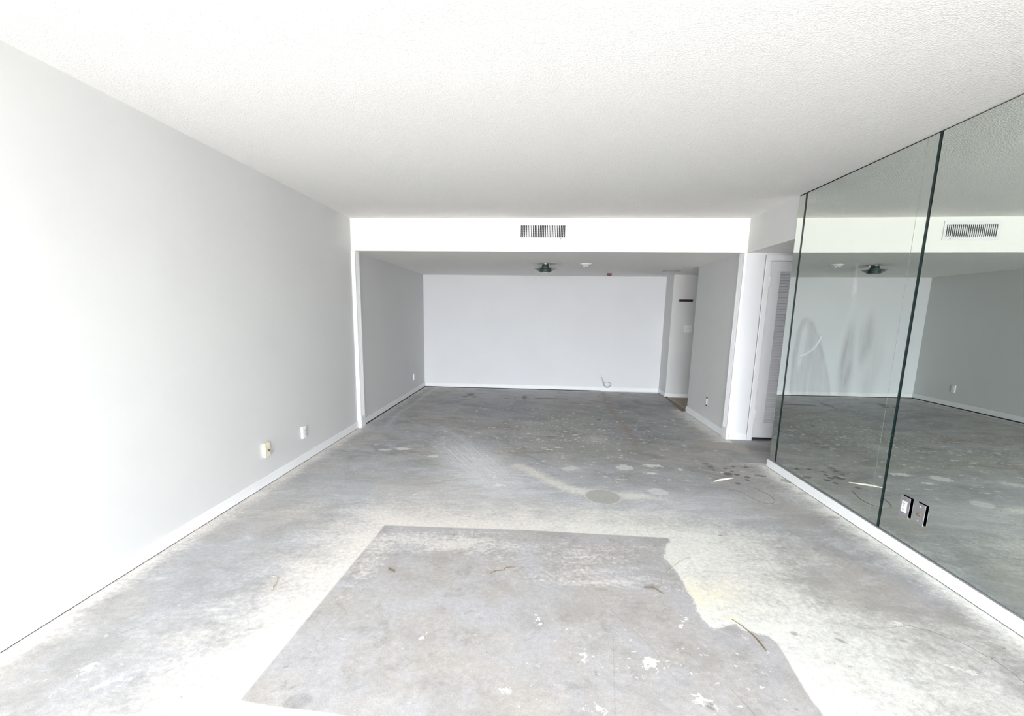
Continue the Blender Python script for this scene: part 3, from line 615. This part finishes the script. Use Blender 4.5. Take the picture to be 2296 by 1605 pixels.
# ------------------------------------------------------------------ mirrors
XM, MZ, MT = 4.3905, 0.006038, -0.002818
def mx(y, z): return XM + MZ * (y - 3.5) + MT * (z - 1.2)
ZM0, ZM1 = 0.086, H - 0.010
def mirror(name, label, y0, y1, smear=False, cat='mirror', edge=0.026, thin=False):
    e = empty(name, (mx((y0 + y1) / 2, 0), (y0 + y1) / 2, ZM0)); tag(e, label, cat, 'mirror panels on the right wall')
    L = e.location
    ga, gb = (0.012, 0.008) if smear else (0.5, 0.5)
    a0 = y0; a1 = y1 - edge
    ny = max(2, int((a1 - a0) / ga) + 1); nz = max(2, int((ZM1 - ZM0) / gb) + 1)
    Ys = np.linspace(a0, a1, ny); Zs = np.linspace(ZM0, ZM1, nz)
    YY, ZZ = np.meshgrid(Ys, Zs)
    XX = XM + MZ * (YY - 3.5) + MT * (ZZ - 1.2)
    co = np.stack([XX - L.x, YY - L.y, ZZ - L.z], -1).reshape(-1, 3)
    nfv = len(co); idx = np.arange(nfv).reshape(nz, ny)
    quads = [tuple(q) for q in np.stack([idx[:-1, :-1], idx[1:, :-1], idx[1:, 1:], idx[:-1, 1:]], -1).reshape(-1, 4).tolist()]
    # back face and rim 6 mm behind
    bk = [(a, b) for b in (ZM0, ZM1) for a in (a0, a1)]
    extra = [(mx(a, b) + 0.006 - L.x, a - L.y, b - L.z) for a, b in bk]
    i00, i01, i10, i11 = idx[0, 0], idx[0, -1], idx[-1, 0], idx[-1, -1]
    n0 = nfv
    quads += [(n0, n0 + 1, n0 + 3, n0 + 2)]
    quads += [tuple(idx[0, :].tolist()) + (n0 + 1, n0), tuple(idx[-1, ::-1].tolist()) + (n0 + 2, n0 + 3), tuple(idx[::-1, 0].tolist()) + (n0, n0 + 2), tuple(idx[:, -1].tolist()) + (n0 + 3, n0 + 1)]
    me = bpy.data.meshes.new('mirror_glass'); me.from_pydata(co.tolist() + extra, [], quads); me.update()
    sm = np.zeros(nfv + 4, np.float32); st = np.zeros(nfv + 4, np.float32)
    if smear:
        def mp(u, v): p = on_plane(u, v, 0, XM); return p[1], p[2]
        def g(u, v, ry, rz, amp=1.0, rot=0.0, soft=1.0):
            cy, cz = mp(u, v); c, s = math.cos(rot), math.sin(rot)
            a = (YY - cy) * c + (ZZ - cz) * s; b = -(YY - cy) * s + (ZZ - cz) * c
            return amp * np.exp(-((a / ry) ** 2 + (b / rz) ** 2) ** soft)
        A = poly_sdf(YY, ZZ, [mp(*q) for q in ((1775, 800), (1785, 745), (1797, 716), (1808, 712), (1824, 724), (1835, 752), (1848, 800), (1858, 850), (1864, 905), (1765, 905))])
        fill = np.clip(A / 0.05, 0, 1); rim = np.exp(-((A - 0.015) / 0.022) ** 2) * (ZZ > 0.75)
        core = g(1797, 775, .045, .19, .95, 0.1, 2.0)
        s1 = np.clip(fill * 0.55 + rim * 0.5 - core * 0.9, 0, 1)
        s2 = np.clip(g(1897, 800, .075, .22, .95, 0, 1.5) + g(1893, 860, .08, .28, .5, 0, 1.5), 0, 1)
        s3 = np.clip(g(1941, 765, .075, .17, .8, 0.12, 1.5) + g(1952, 835, .09, .28, .45, 0.1, 1.5), 0, 1)
        low = np.clip((0.95 - ZZ) / 0.4, 0, 1) * 0.18
        S_ = np.clip(np.maximum.reduce([s1, s2, s3]), 0, 1) * np.clip((ZZ - 0.40) / 0.35, 0, 1) + low * (YY > 3.3) * 0.6
        sm[:nfv] = S_.ravel()
        _, da = line_sdf(YY, ZZ, [mp(*q) for q in ((1793, 797), (1803, 795), (1818, 785), (1830, 773), (1840, 758))])
        arc = np.exp(-(da / 0.016) ** 2)
        hot = g(1915, 650, .03, .05, .35) + g(1918, 628, .012, .10, .45) + g(1914, 690, .04, .12, .16)
        st[:nfv] = np.clip(arc * 0.9 + hot + g(1886, 770, .05, .22, .16), 0, 1).ravel()
    for nme, arr in (('smear', sm), ('streak', st)):
        at = me.attributes.new(nme, 'FLOAT', 'POINT'); at.data.foreach_set('value', arr)
    gl = link('mirror_glass', me, M['mirror'], e)
    if edge > 0.012:                                         # dark green ground edge next to the joint
        bm = bmesh.new()
        def slab(ya, yb, out):
            vs = [bm.verts.new((mx(a, b) + dx - L.x, a - L.y, b - L.z)) for b in (ZM0, ZM1) for a in (ya, yb) for dx in (-out, 0.006)]
            i = vs
            for q in ((0, 1, 3, 2), (4, 6, 7, 5), (0, 4, 5, 1), (2, 3, 7, 6), (0, 2, 6, 4), (1, 5, 7, 3)): bm.faces.new([i[k] for k in q])
        slab(a1 + edge * 0.32, y1, 0.0); build('glass_edge', bm, M['glass_edge'], e)
        bm = bmesh.new(); slab(a1, a1 + edge * 0.32, 0.0); build('edge_joint', bm, M['glass_core'], e)
    elif edge > 0:
        bm = bmesh.new()
        def slab(ya, yb, out):
            vs = [bm.verts.new((mx(a, b) + dx - L.x, a - L.y, b - L.z)) for b in (ZM0, ZM1) for a in (ya, yb) for dx in (-out, 0.006)]
            i = vs
            for q in ((0, 1, 3, 2), (4, 6, 7, 5), (0, 4, 5, 1), (2, 3, 7, 6), (0, 2, 6, 4), (1, 5, 7, 3)): bm.faces.new([i[k] for k in q])
        slab(a1, y1, 0.0); build('glass_edge', bm, M['glass_bevel'], e)
    return e
YJ1, YJ2, YJT = 4.602, 3.167, 3.263
mirror('wall_mirror', 'narrow mirror strip at the far end of the mirrored wall beside the louvred door', YJ1 + 0.0132, YM - 0.002, edge=0.0)
mirror('wall_mirror', 'tall mirror panel with hand smears between the two dark joints', YJT + 0.004, YJ1 + 0.013, True, edge=0.032)
mirror('wall_mirror', 'narrow mirror strip left of the nearer dark joint', YJ2 + 0.0132, YJT + 0.0038, edge=0.0032)
mirror('wall_mirror', 'large near mirror panel with two steel outlet plates on it', 0.05, YJ2 + 0.013)
struct('trim_6', [((4.3835, 0.05, 0.0762), (XR, YM, 0.0845))], M['channel'], 'thin metal channel carrying the mirrors above the baseboard', 'trim')
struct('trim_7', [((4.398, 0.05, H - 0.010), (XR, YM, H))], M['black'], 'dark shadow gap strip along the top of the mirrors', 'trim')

# ------------------------------------------------------------------ air grille in the beam
vt = empty('air_grille', (2.185, YB, 2.207)); tag(vt, 'white rectangular air grille with dark vertical slots high on the beam', 'air vent')
vx0, vx1, vz0, vz1 = 1.910, 2.460, 2.2065, 2.398
hx0, hx1, hz0, hz1 = 1.944, 2.433, 2.2365, 2.3625
def loc(o, bm, a, b, bev=0.0): return box(bm, [a[i] - o.location[i] for i in range(3)], [b[i] - o.location[i] for i in range(3)], bev)
bm = bmesh.new()
for a, b in (((vx0, YB - 0.009, vz0), (hx0, YB, vz1)), ((hx1, YB - 0.009, vz0), (vx1, YB, vz1)), ((hx0, YB - 0.009, vz0), (hx1, YB, hz0)), ((hx0, YB - 0.009, hz1), (hx1, YB, vz1))): loc(vt, bm, a, b)
build('frame', bm, M['plate_w'], vt)
bm = bmesh.new(); n = 26; p = (hx1 - hx0 + 0.008) / n
for k in range(1, n):
    x = hx0 - 0.004 + k * p; loc(vt, bm, (x - 0.0040, YB - 0.0085, hz0), (x + 0.0040, YB - 0.001, hz1))
build('vertical_slats', bm, M['plate_w'], vt)
bm = bmesh.new()
for k in range(1, 7):
    z = hz0 + k * (hz1 - hz0) / 7; loc(vt, bm, (hx0, YB - 0.0025, z - 0.0009), (hx1, YB - 0.0008, z + 0.0009))
build('horizontal_bars', bm, M['channel'], vt)
bm = bmesh.new(); loc(vt, bm, (hx0, YB - 0.0006, hz0), (hx1, YB - 0.0001, hz1)); build('duct_shade', bm, M['black'], vt)  # black sheet stands for the shade inside the duct
bm = bmesh.new(); lathe(bm, [(0.004, 0), (0.004, -0.004), (0.002, -0.006)], 10, 'Y', (2.386 - 2.185, -0.009, 2.2195 - 2.207)); build('screw', bm, M['slot'], vt)

# ------------------------------------------------------------------ ceiling lamp in the alcove
LX, LY = 2.2405, 7.140
lp = empty('ceiling_lamp', (LX, LY, HB)); tag(lp, 'dark green tiered ceiling lamp on a chrome canopy in the alcove', 'ceiling lamp')
bm = bmesh.new(); lathe(bm, [(0.066, -0.0005), (0.066, -0.006), (0.060, -0.010), (0.060, -0.040), (0.055, -0.044)], 40); build('canopy', bm, M['chrome'], lp, True)
bm = bmesh.new(); lathe(bm, [(0.056, -0.044), (0.070, -0.060), (0.074, -0.085), (0.066, -0.106), (0.060, -0.114)], 40); build('shade_body', bm, M['green_metal'], lp, True)
for ro, z, dr_ in ((0.148, -0.052, 0.012), (0.124, -0.066, 0.012), (0.103, -0.080, 0.011), (0.086, -0.093, 0.009)):
    bm = bmesh.new()
    lathe(bm, [(0.060, z), (0.5 * (0.06 + ro), z - dr_ * 0.25), (ro, z - dr_), (ro, z - dr_ - 0.003), (0.5 * (0.06 + ro), z - dr_ * 0.25 - 0.004), (0.060, z - 0.004)], 48, cap=False)
    build('shade_tier', bm, M['green_metal'], lp, True)
bm = bmesh.new(); lathe(bm, [(0.048, -0.1135), (0.044, -0.1185), (0.025, -0.122), (0.002, -0.123)], 32); build('lens', bm, M['lens'], lp, True)

# smoke detector
sd = empty('smoke_detector', (2.785, 7.02, HB)); tag(sd, 'white round smoke detector on the alcove ceiling right of the lamp', 'smoke detector')
bm = bmesh.new(); lathe(bm, [(0.080, -0.0005), (0.080, -0.006), (0.070, -0.012), (0.052, -0.022), (0.036, -0.034)], 40); build('base', bm, M['plate_w'], sd, True)
bm = bmesh.new(); lathe(bm, [(0.030, -0.034), (0.030, -0.044), (0.026, -0.049), (0.004, -0.050)], 32); build('sensor_cap', bm, M['plate_w'], sd, True)
bm = bmesh.new(); box(bm, (-0.012, -0.0325, -0.046), (0.014, -0.0285, -0.039)); build('sensor_slot', bm, M['slot'], sd)

# small red box near the back wall
rb = empty('alarm_box', (3.325, 8.64, HB)); tag(rb, 'small dark red alarm box under the alcove ceiling near the back wall', 'alarm')
bm = bmesh.new(); box(bm, (-0.036, -0.045, -0.034), (0.034, 0.03, -0.0003), 0.004); build('housing', bm, M['red'], rb)
bm = bmesh.new(); box(bm, (-0.012, -0.040, -0.040), (0.008, -0.02, -0.034), 0.001); build('tab', bm, M['red'], rb)

# flat ceiling vent
cv = empty('ceiling_vent', (4.19, 8.0, HB)); tag(cv, 'flat white ceiling vent seen edge-on above the passage opening', 'air vent')
bm = bmesh.new()
for a, b in (((-0.12, -0.12, -0.008), (-0.09, 0.12, 0)), ((0.09, -0.12, -0.008), (0.12, 0.12, 0)), ((-0.09, -0.12, -0.008), (0.09, -0.09, 0)), ((-0.09, 0.09, -0.008), (0.09, 0.12, 0))): box(bm, a, b)
build('frame', bm, M['channel'], cv)
bm = bmesh.new()
for k in range(6): box(bm, (-0.09 + k * 0.03 + 0.010, -0.09, -0.010), (-0.09 + k * 0.03 + 0.016, 0.09, -0.001))
build('slats', bm, M['plate_w'], cv)
bm = bmesh.new(); box(bm, (-0.09, -0.09, -0.0009), (0.09, 0.09, -0.0002)); build('duct_shade', bm, M['black'], cv)  # shade above the slats painted as a black sheet

# ------------------------------------------------------------------ wall plates
def screw(bm, x, y, z, axis, s, r=0.0032):
    lathe(bm, [(r, 0), (r, s * 0.0012), (r * 0.5, s * 0.0018)], 10, axis, (x, y, z))

# ivory coaxial plate and white outlet on the left wall
e = empty('wall_plate', (0.0, 3.690, 0.293)); tag(e, 'ivory coaxial wall plate on the left wall, nearest the window', 'wall plate')
bm = bmesh.new(); box(bm, (0.0002, -0.036, -0.058), (0.026, 0.036, 0.058), 0.003); build('cover', bm, M['plate_i'], e)
bm = bmesh.new(); lathe(bm, [(0.0085, 0.026), (0.0085, 0.029), (0.005, 0.029), (0.005, 0.037), (0.003, 0.037)], 16, 'X', (0, 0.006, -0.006)); build('connector', bm, M['brass'], e, True)
bm = bmesh.new(); screw(bm, 0.026, 0, 0.042, 'X', 1); build('screw', bm, M['plate_i'], e)
bm = bmesh.new(); screw(bm, 0.026, 0, -0.044, 'X', 1); build('screw', bm, M['plate_i'], e)
e = empty('wall_outlet', (0.0, 4.340, 0.283)); tag(e, 'white outlet on the left wall beyond the ivory coaxial plate', 'outlet')
bm = bmesh.new(); box(bm, (0.0002, -0.036, -0.057), (0.020, 0.036, 0.057), 0.003); build('cover', bm, M['plate_w'], e)
bm = bmesh.new(); box(bm, (0.0199, -0.0165, -0.034), (0.0225, 0.0165, 0.034), 0.001); rc = build('receptacle', bm, M['door'], e)
for z in (0.017, -0.017):
    for y in (-0.006, 0.006):
        bm = bmesh.new(); box(bm, (0.0224, y - 0.001, z - 0.004), (0.0228, y + 0.001, z + 0.005)); build('slot', bm, M['slot'], rc)

# plate deep in the alcove on the left
e = empty('wall_outlet', (XAL, 8.40, 0.297)); tag(e, 'white outlet low on the left wall of the alcove near the back corner', 'outlet')
bm = bmesh.new(); box(bm, (0.0002, -0.036, -0.057), (0.016, 0.036, 0.057), 0.003); build('cover', bm, M['plate_w'], e)
bm = bmesh.new(); box(bm, (0.0159, -0.0165, -0.034), (0.018, 0.0165, 0.034), 0.001); rc = build('receptacle', bm, M['plate_w'], e)
for z in (0.017, -0.017):
    for y in (-0.006, 0.006):
        bm = bmesh.new(); box(bm, (0.0179, y - 0.001, z - 0.004), (0.0183, y + 0.001, z + 0.005)); build('slot', bm, M['slot'], rc)

# receptacle without cover on the right alcove wall
e = empty('wall_outlet', (XAR, 6.565, 0.306)); tag(e, 'bare white receptacle without cover on the right wall of the alcove', 'outlet')
bm = bmesh.new(); box(bm, (-0.010, -0.021, -0.040), (-0.0002, 0.021, 0.040), 0.002); build('receptacle', bm, M['plate_w'], e)
for s in (1, -1):
    bm = bmesh.new(); box(bm, (-0.004, -0.020, s * 0.0405), (-0.0002, 0.020, s * 0.058)); build('box_gap', bm, M['slot'], e)
for z in (0.019, -0.019):
    for y in (-0.006, 0.006):
        bm = bmesh.new(); box(bm, (-0.0104, y - 0.001, z - 0.004), (-0.0099, y + 0.001, z + 0.005)); build('slot', bm, M['slot'], e)


# two steel plates standing proud of the near mirror
def steel(name, label, cat, yc, zc):
    x = mx(yc, zc); e = empty(name, (x, yc, zc)); tag(e, label, cat)
    bm = bmesh.new(); box(bm, (-0.0105, -0.040, -0.0615), (-0.0085, 0.040, 0.0615), 0.0007); build('cover', bm, M['steel'], e)
    bm = bmesh.new(); box(bm, (-0.0084, -0.0395, -0.061), (-0.0078, 0.0395, 0.061)); box(bm, (-0.0078, -0.024, -0.048), (-0.0003, 0.024, 0.048)); build('shade_backing', bm, M['black'], e)  # black layer puts the shade of the unlit gap into the colour
    return e
e = steel('mirror_outlet', 'steel plated white outlet on the mirror, the left of the pair', 'outlet', 2.963, 0.302)
bm = bmesh.new(); box(bm, (-0.0135, -0.0185, -0.034), (-0.0104, 0.0185, 0.034), 0.001); rc = build('receptacle', bm, M['plate_w'], e)
for z in (0.017, -0.017):
    for y in (-0.006, 0.006):
        bm = bmesh.new(); box(bm, (-0.0139, y - 0.0013, z - 0.002), (-0.0134, y + 0.0013, z + 0.006)); build('slot', bm, M['slot'], rc)
    bm = bmesh.new(); lathe(bm, [(0.003, -0.0134), (0.003, -0.0139)], 10, 'X', (0, 0, z - 0.009)); build('ground_hole', bm, M['slot'], rc)

bm = bmesh.new(); screw(bm, -0.0105, 0, 0.046, 'X', -1); build('screw', bm, M['channel'], e)
bm = bmesh.new(); screw(bm, -0.0105, 0, -0.046, 'X', -1); build('screw', bm, M['channel'], e)
e = steel('wall_plate', 'steel coaxial plate on the mirror, the right of the pair', 'wall plate', 2.846, 0.304)
bm = bmesh.new(); lathe(bm, [(0.011, -0.0105), (0.011, -0.013), (0.008, -0.014), (0.006, -0.014), (0.006, -0.021), (0.003, -0.021)], 20, 'X', (0, 0.0, -0.004)); build('connector', bm, M['brass'], e, True)
bm = bmesh.new(); screw(bm, -0.0105, 0, 0.042, 'X', -1, 0.004); build('screw', bm, M['chrome'], e)
bm = bmesh.new(); screw(bm, -0.0105, 0, -0.042, 'X', -1, 0.004); build('screw', bm, M['chrome'], e)

# dark chime and double switch in the passage
e = empty('door_chime', (4.6385, Y2, 1.6595)); tag(e, 'dark brown slim door chime high on the passage wall', 'door chime')
bm = bmesh.new(); box(bm, (-0.118, -0.012, -0.025), (0.118, -0.0002, 0.025), 0.002); build('rim', bm, M['chime_rim'], e)
bm = bmesh.new(); box(bm, (-0.112, -0.030, -0.020), (0.112, -0.0119, 0.020), 0.003); build('cover', bm, M['chime'], e)
e = empty('light_switch', (4.714, Y2, 1.191)); tag(e, 'white double light switch below the dark chime', 'light switch')
bm = bmesh.new(); box(bm, (-0.060, -0.009, -0.057), (0.060, -0.0002, 0.057), 0.003); build('cover', bm, M['plate_w'], e)
for x in (-0.024, 0.024):
    bm = bmesh.new(); box(bm, (x - 0.006, -0.0096, -0.014), (x + 0.006, -0.0088, 0.014)); sl = build('toggle_slot', bm, M['chime_rim'], e)
    bm = bmesh.new(); vs = box(bm, (x - 0.0045, -0.022, -0.002), (x + 0.0045, -0.0094, 0.008), 0.001); build('toggle', bm, M['plate_w'], sl)

# coil of cable at the back wall
e = empty('cable_coil', (3.40, YK - 0.03, 0.0)); tag(e, 'grey cable coil hanging from the back wall by the baseboard', 'cable')
for k, off in enumerate((0.0, 0.008, -0.007)):
    q = [(3.345 + off, YK - 0.004, 0.30 - 0.03 * k), (3.375 + off, YK - 0.03, 0.255 - 0.02 * k), (3.392 + off, YK - 0.040, 0.19), (3.410 + off, YK - 0.048, 0.125), (3.455, YK - 0.052 - off, 0.083 + off),
         (3.505 - off, YK - 0.05, 0.092 + off), (3.535 - off, YK - 0.045, 0.135), (3.520 - off, YK - 0.04, 0.175 - 0.01 * k), (3.480, YK - 0.035, 0.185 - 0.012 * k)]
    bm = bmesh.new(); tube(bm, [(x - 3.40, y - YK + 0.03, z) for x, y, z in spline(q, 6)], [0.0012] * 7 + [0.0019] * 7 + [0.0022] * 35, 8); build('strand', bm, M['cable'], e, True)
bm = bmesh.new(); tube(bm, [(x - 3.40, y - YK + 0.03, z) for x, y, z in spline([(3.40, YK - 0.042, 0.19), (3.428, YK - 0.05, 0.16), (3.450, YK - 0.045, 0.172)], 6)], 0.003, 8); build('strand', bm, M['cable'], e, True)

# ------------------------------------------------------------------ litter on the floor
def litter(name, label, cat, px, rad, mat, lift=None, n=6):
    pts = [fl(*q) for q in px]; rads = rad if isinstance(rad, (list, tuple)) else None
    c = pts[len(pts) // 2]; e = Vector((c[0], c[1], 0)); rr = max(rads) if rads else rad
    P3 = [(x - e.x, y - e.y, rr * 1.0 + (lift[i] if lift else 0)) for i, (x, y) in enumerate(pts)]
    sp = spline(P3, n)
    rl = [float(np.interp(i / (len(sp) - 1), np.linspace(0, 1, len(rads)), rads)) for i in range(len(sp))] if rads else rad
    bm = bmesh.new(); tube(bm, sp, rl, 8)
    o = build(name, bm, mat, None, True); o.location = e; return tag(o, label, cat)
litter('wood_splinter', 'pale wooden splinter lying beside the dark glue spots', 'splinter', ((1600, 1081.5), (1615, 1077.5), (1630, 1075.5), (1644.5, 1073.5)), [.004, .009, .008, .003], M['pale_wood'])
litter('twig', 'brown curved twig near the torn right edge of the grey rectangle', 'twig', ((1444, 1319), (1457, 1318.5), (1470, 1322), (1480, 1328), (1487, 1332)), [.0012, .0024, .0030, .0020, .0010], M['bark'])
litter('twig', 'straight brown twig at the bottom right corner of the grey rectangle', 'twig', ((1640, 1389), (1660, 1402), (1685, 1422), (1702, 1440), (1717, 1459)), [.0012, .0016, .0022, .0030, .0024], M['bark'])
litter('twig', 'thin bent dark twig left of centre on the grey rectangle', 'twig', ((1100, 1286), (1110, 1281), (1128, 1279), (1136, 1273), (1156, 1272)), [.0014, .0022, .0014, .0022, .0008], M['bark'])
litter('wood_chip', 'small brown wood chip near the left edge of the grey rectangle', 'wood chip', ((872, 1276), (877, 1280), (886, 1285)), [.0025, .005, .0015], M['bark'])
litter('straw', 'short upright dry straw beside the curved twig', 'straw', ((1483, 1291), (1482.5, 1303), (1481, 1316)), .0011, M['straw'])
litter('straw', 'long dry straw across the torn edge of the grey rectangle', 'straw', ((1495, 1284), (1512, 1270), (1530, 1257), (1548, 1250)), .0014, M['straw'])
litter('string', 'short yellowish string curl with a knot on the left floor', 'string', ((607, 1293), (618, 1294), (622, 1298), (620, 1308), (614, 1314), (611, 1320)), [.0010, .0012, .0014, .0012, .0026, .0040], M['straw'])
litter('wire', 'thin dark wire loop lying on the floor near the mirror', 'wire', ((1632, 1098), (1660, 1103), (1690, 1119), (1712, 1127), (1727, 1129.5), (1737, 1126), (1735, 1119), (1724, 1110), (1706, 1101), (1692, 1094)), 0.0013, M['wire'], n=8)

# ------------------------------------------------------------------ daylight
w = bpy.data.worlds.new('sky'); S.world = w; w.use_nodes = True
nt = w.node_tree; bg = nt.nodes['Background']
tc = nt.nodes.new('ShaderNodeTexCoord'); sx = nt.nodes.new('ShaderNodeSeparateXYZ'); nt.links.new(tc.outputs['Generated'], sx.inputs[0])
cr = nt.nodes.new('ShaderNodeValToRGB'); mr = nt.nodes.new('ShaderNodeMapRange'); mr.inputs[1].default_value = -1; mr.inputs[2].default_value = 1
nt.links.new(sx.outputs['Z'], mr.inputs[0]); nt.links.new(mr.outputs[0], cr.inputs[0]); nt.links.new(cr.outputs[0], bg.inputs[0])
E_ = cr.color_ramp.elements
E_[0].position = 0.30; E_[0].color = (0.60, 0.59, 0.57, 1); E_[1].position = 0.70; E_[1].color = (0.915, 0.96, 1.0, 1)
q = E_.new(0.485); q.color = (0.66, 0.65, 0.63, 1); q = E_.new(0.515); q.color = (0.915, 0.96, 1.0, 1)
bg.inputs[1].default_value = 19.0
pl = bpy.data.lights.new('window_portal', 'AREA'); pl.shape = 'RECTANGLE'; pl.size = WX1 - WX0; pl.size_y = WZ; pl.cycles.is_portal = True
po = bpy.data.objects.new('window_portal', pl); COL.objects.link(po); po.location = ((WX0 + WX1) / 2, YF - 0.02, WZ / 2); po.rotation_euler = (math.radians(90), 0, 0)

S.view_settings.view_transform = 'Standard'; S.view_settings.look = 'None'; S.view_settings.gamma = 1; S.view_settings.exposure = 1.12
S.view_settings.use_curve_mapping = False
S.cycles.max_bounces = 7; S.cycles.diffuse_bounces = 5; S.cycles.glossy_bounces = 4
S.cycles.use_adaptive_sampling = True; S.cycles.adaptive_threshold = 0.08
S.cycles.sample_clamp_indirect = 10
S.cycles.caustics_reflective = False
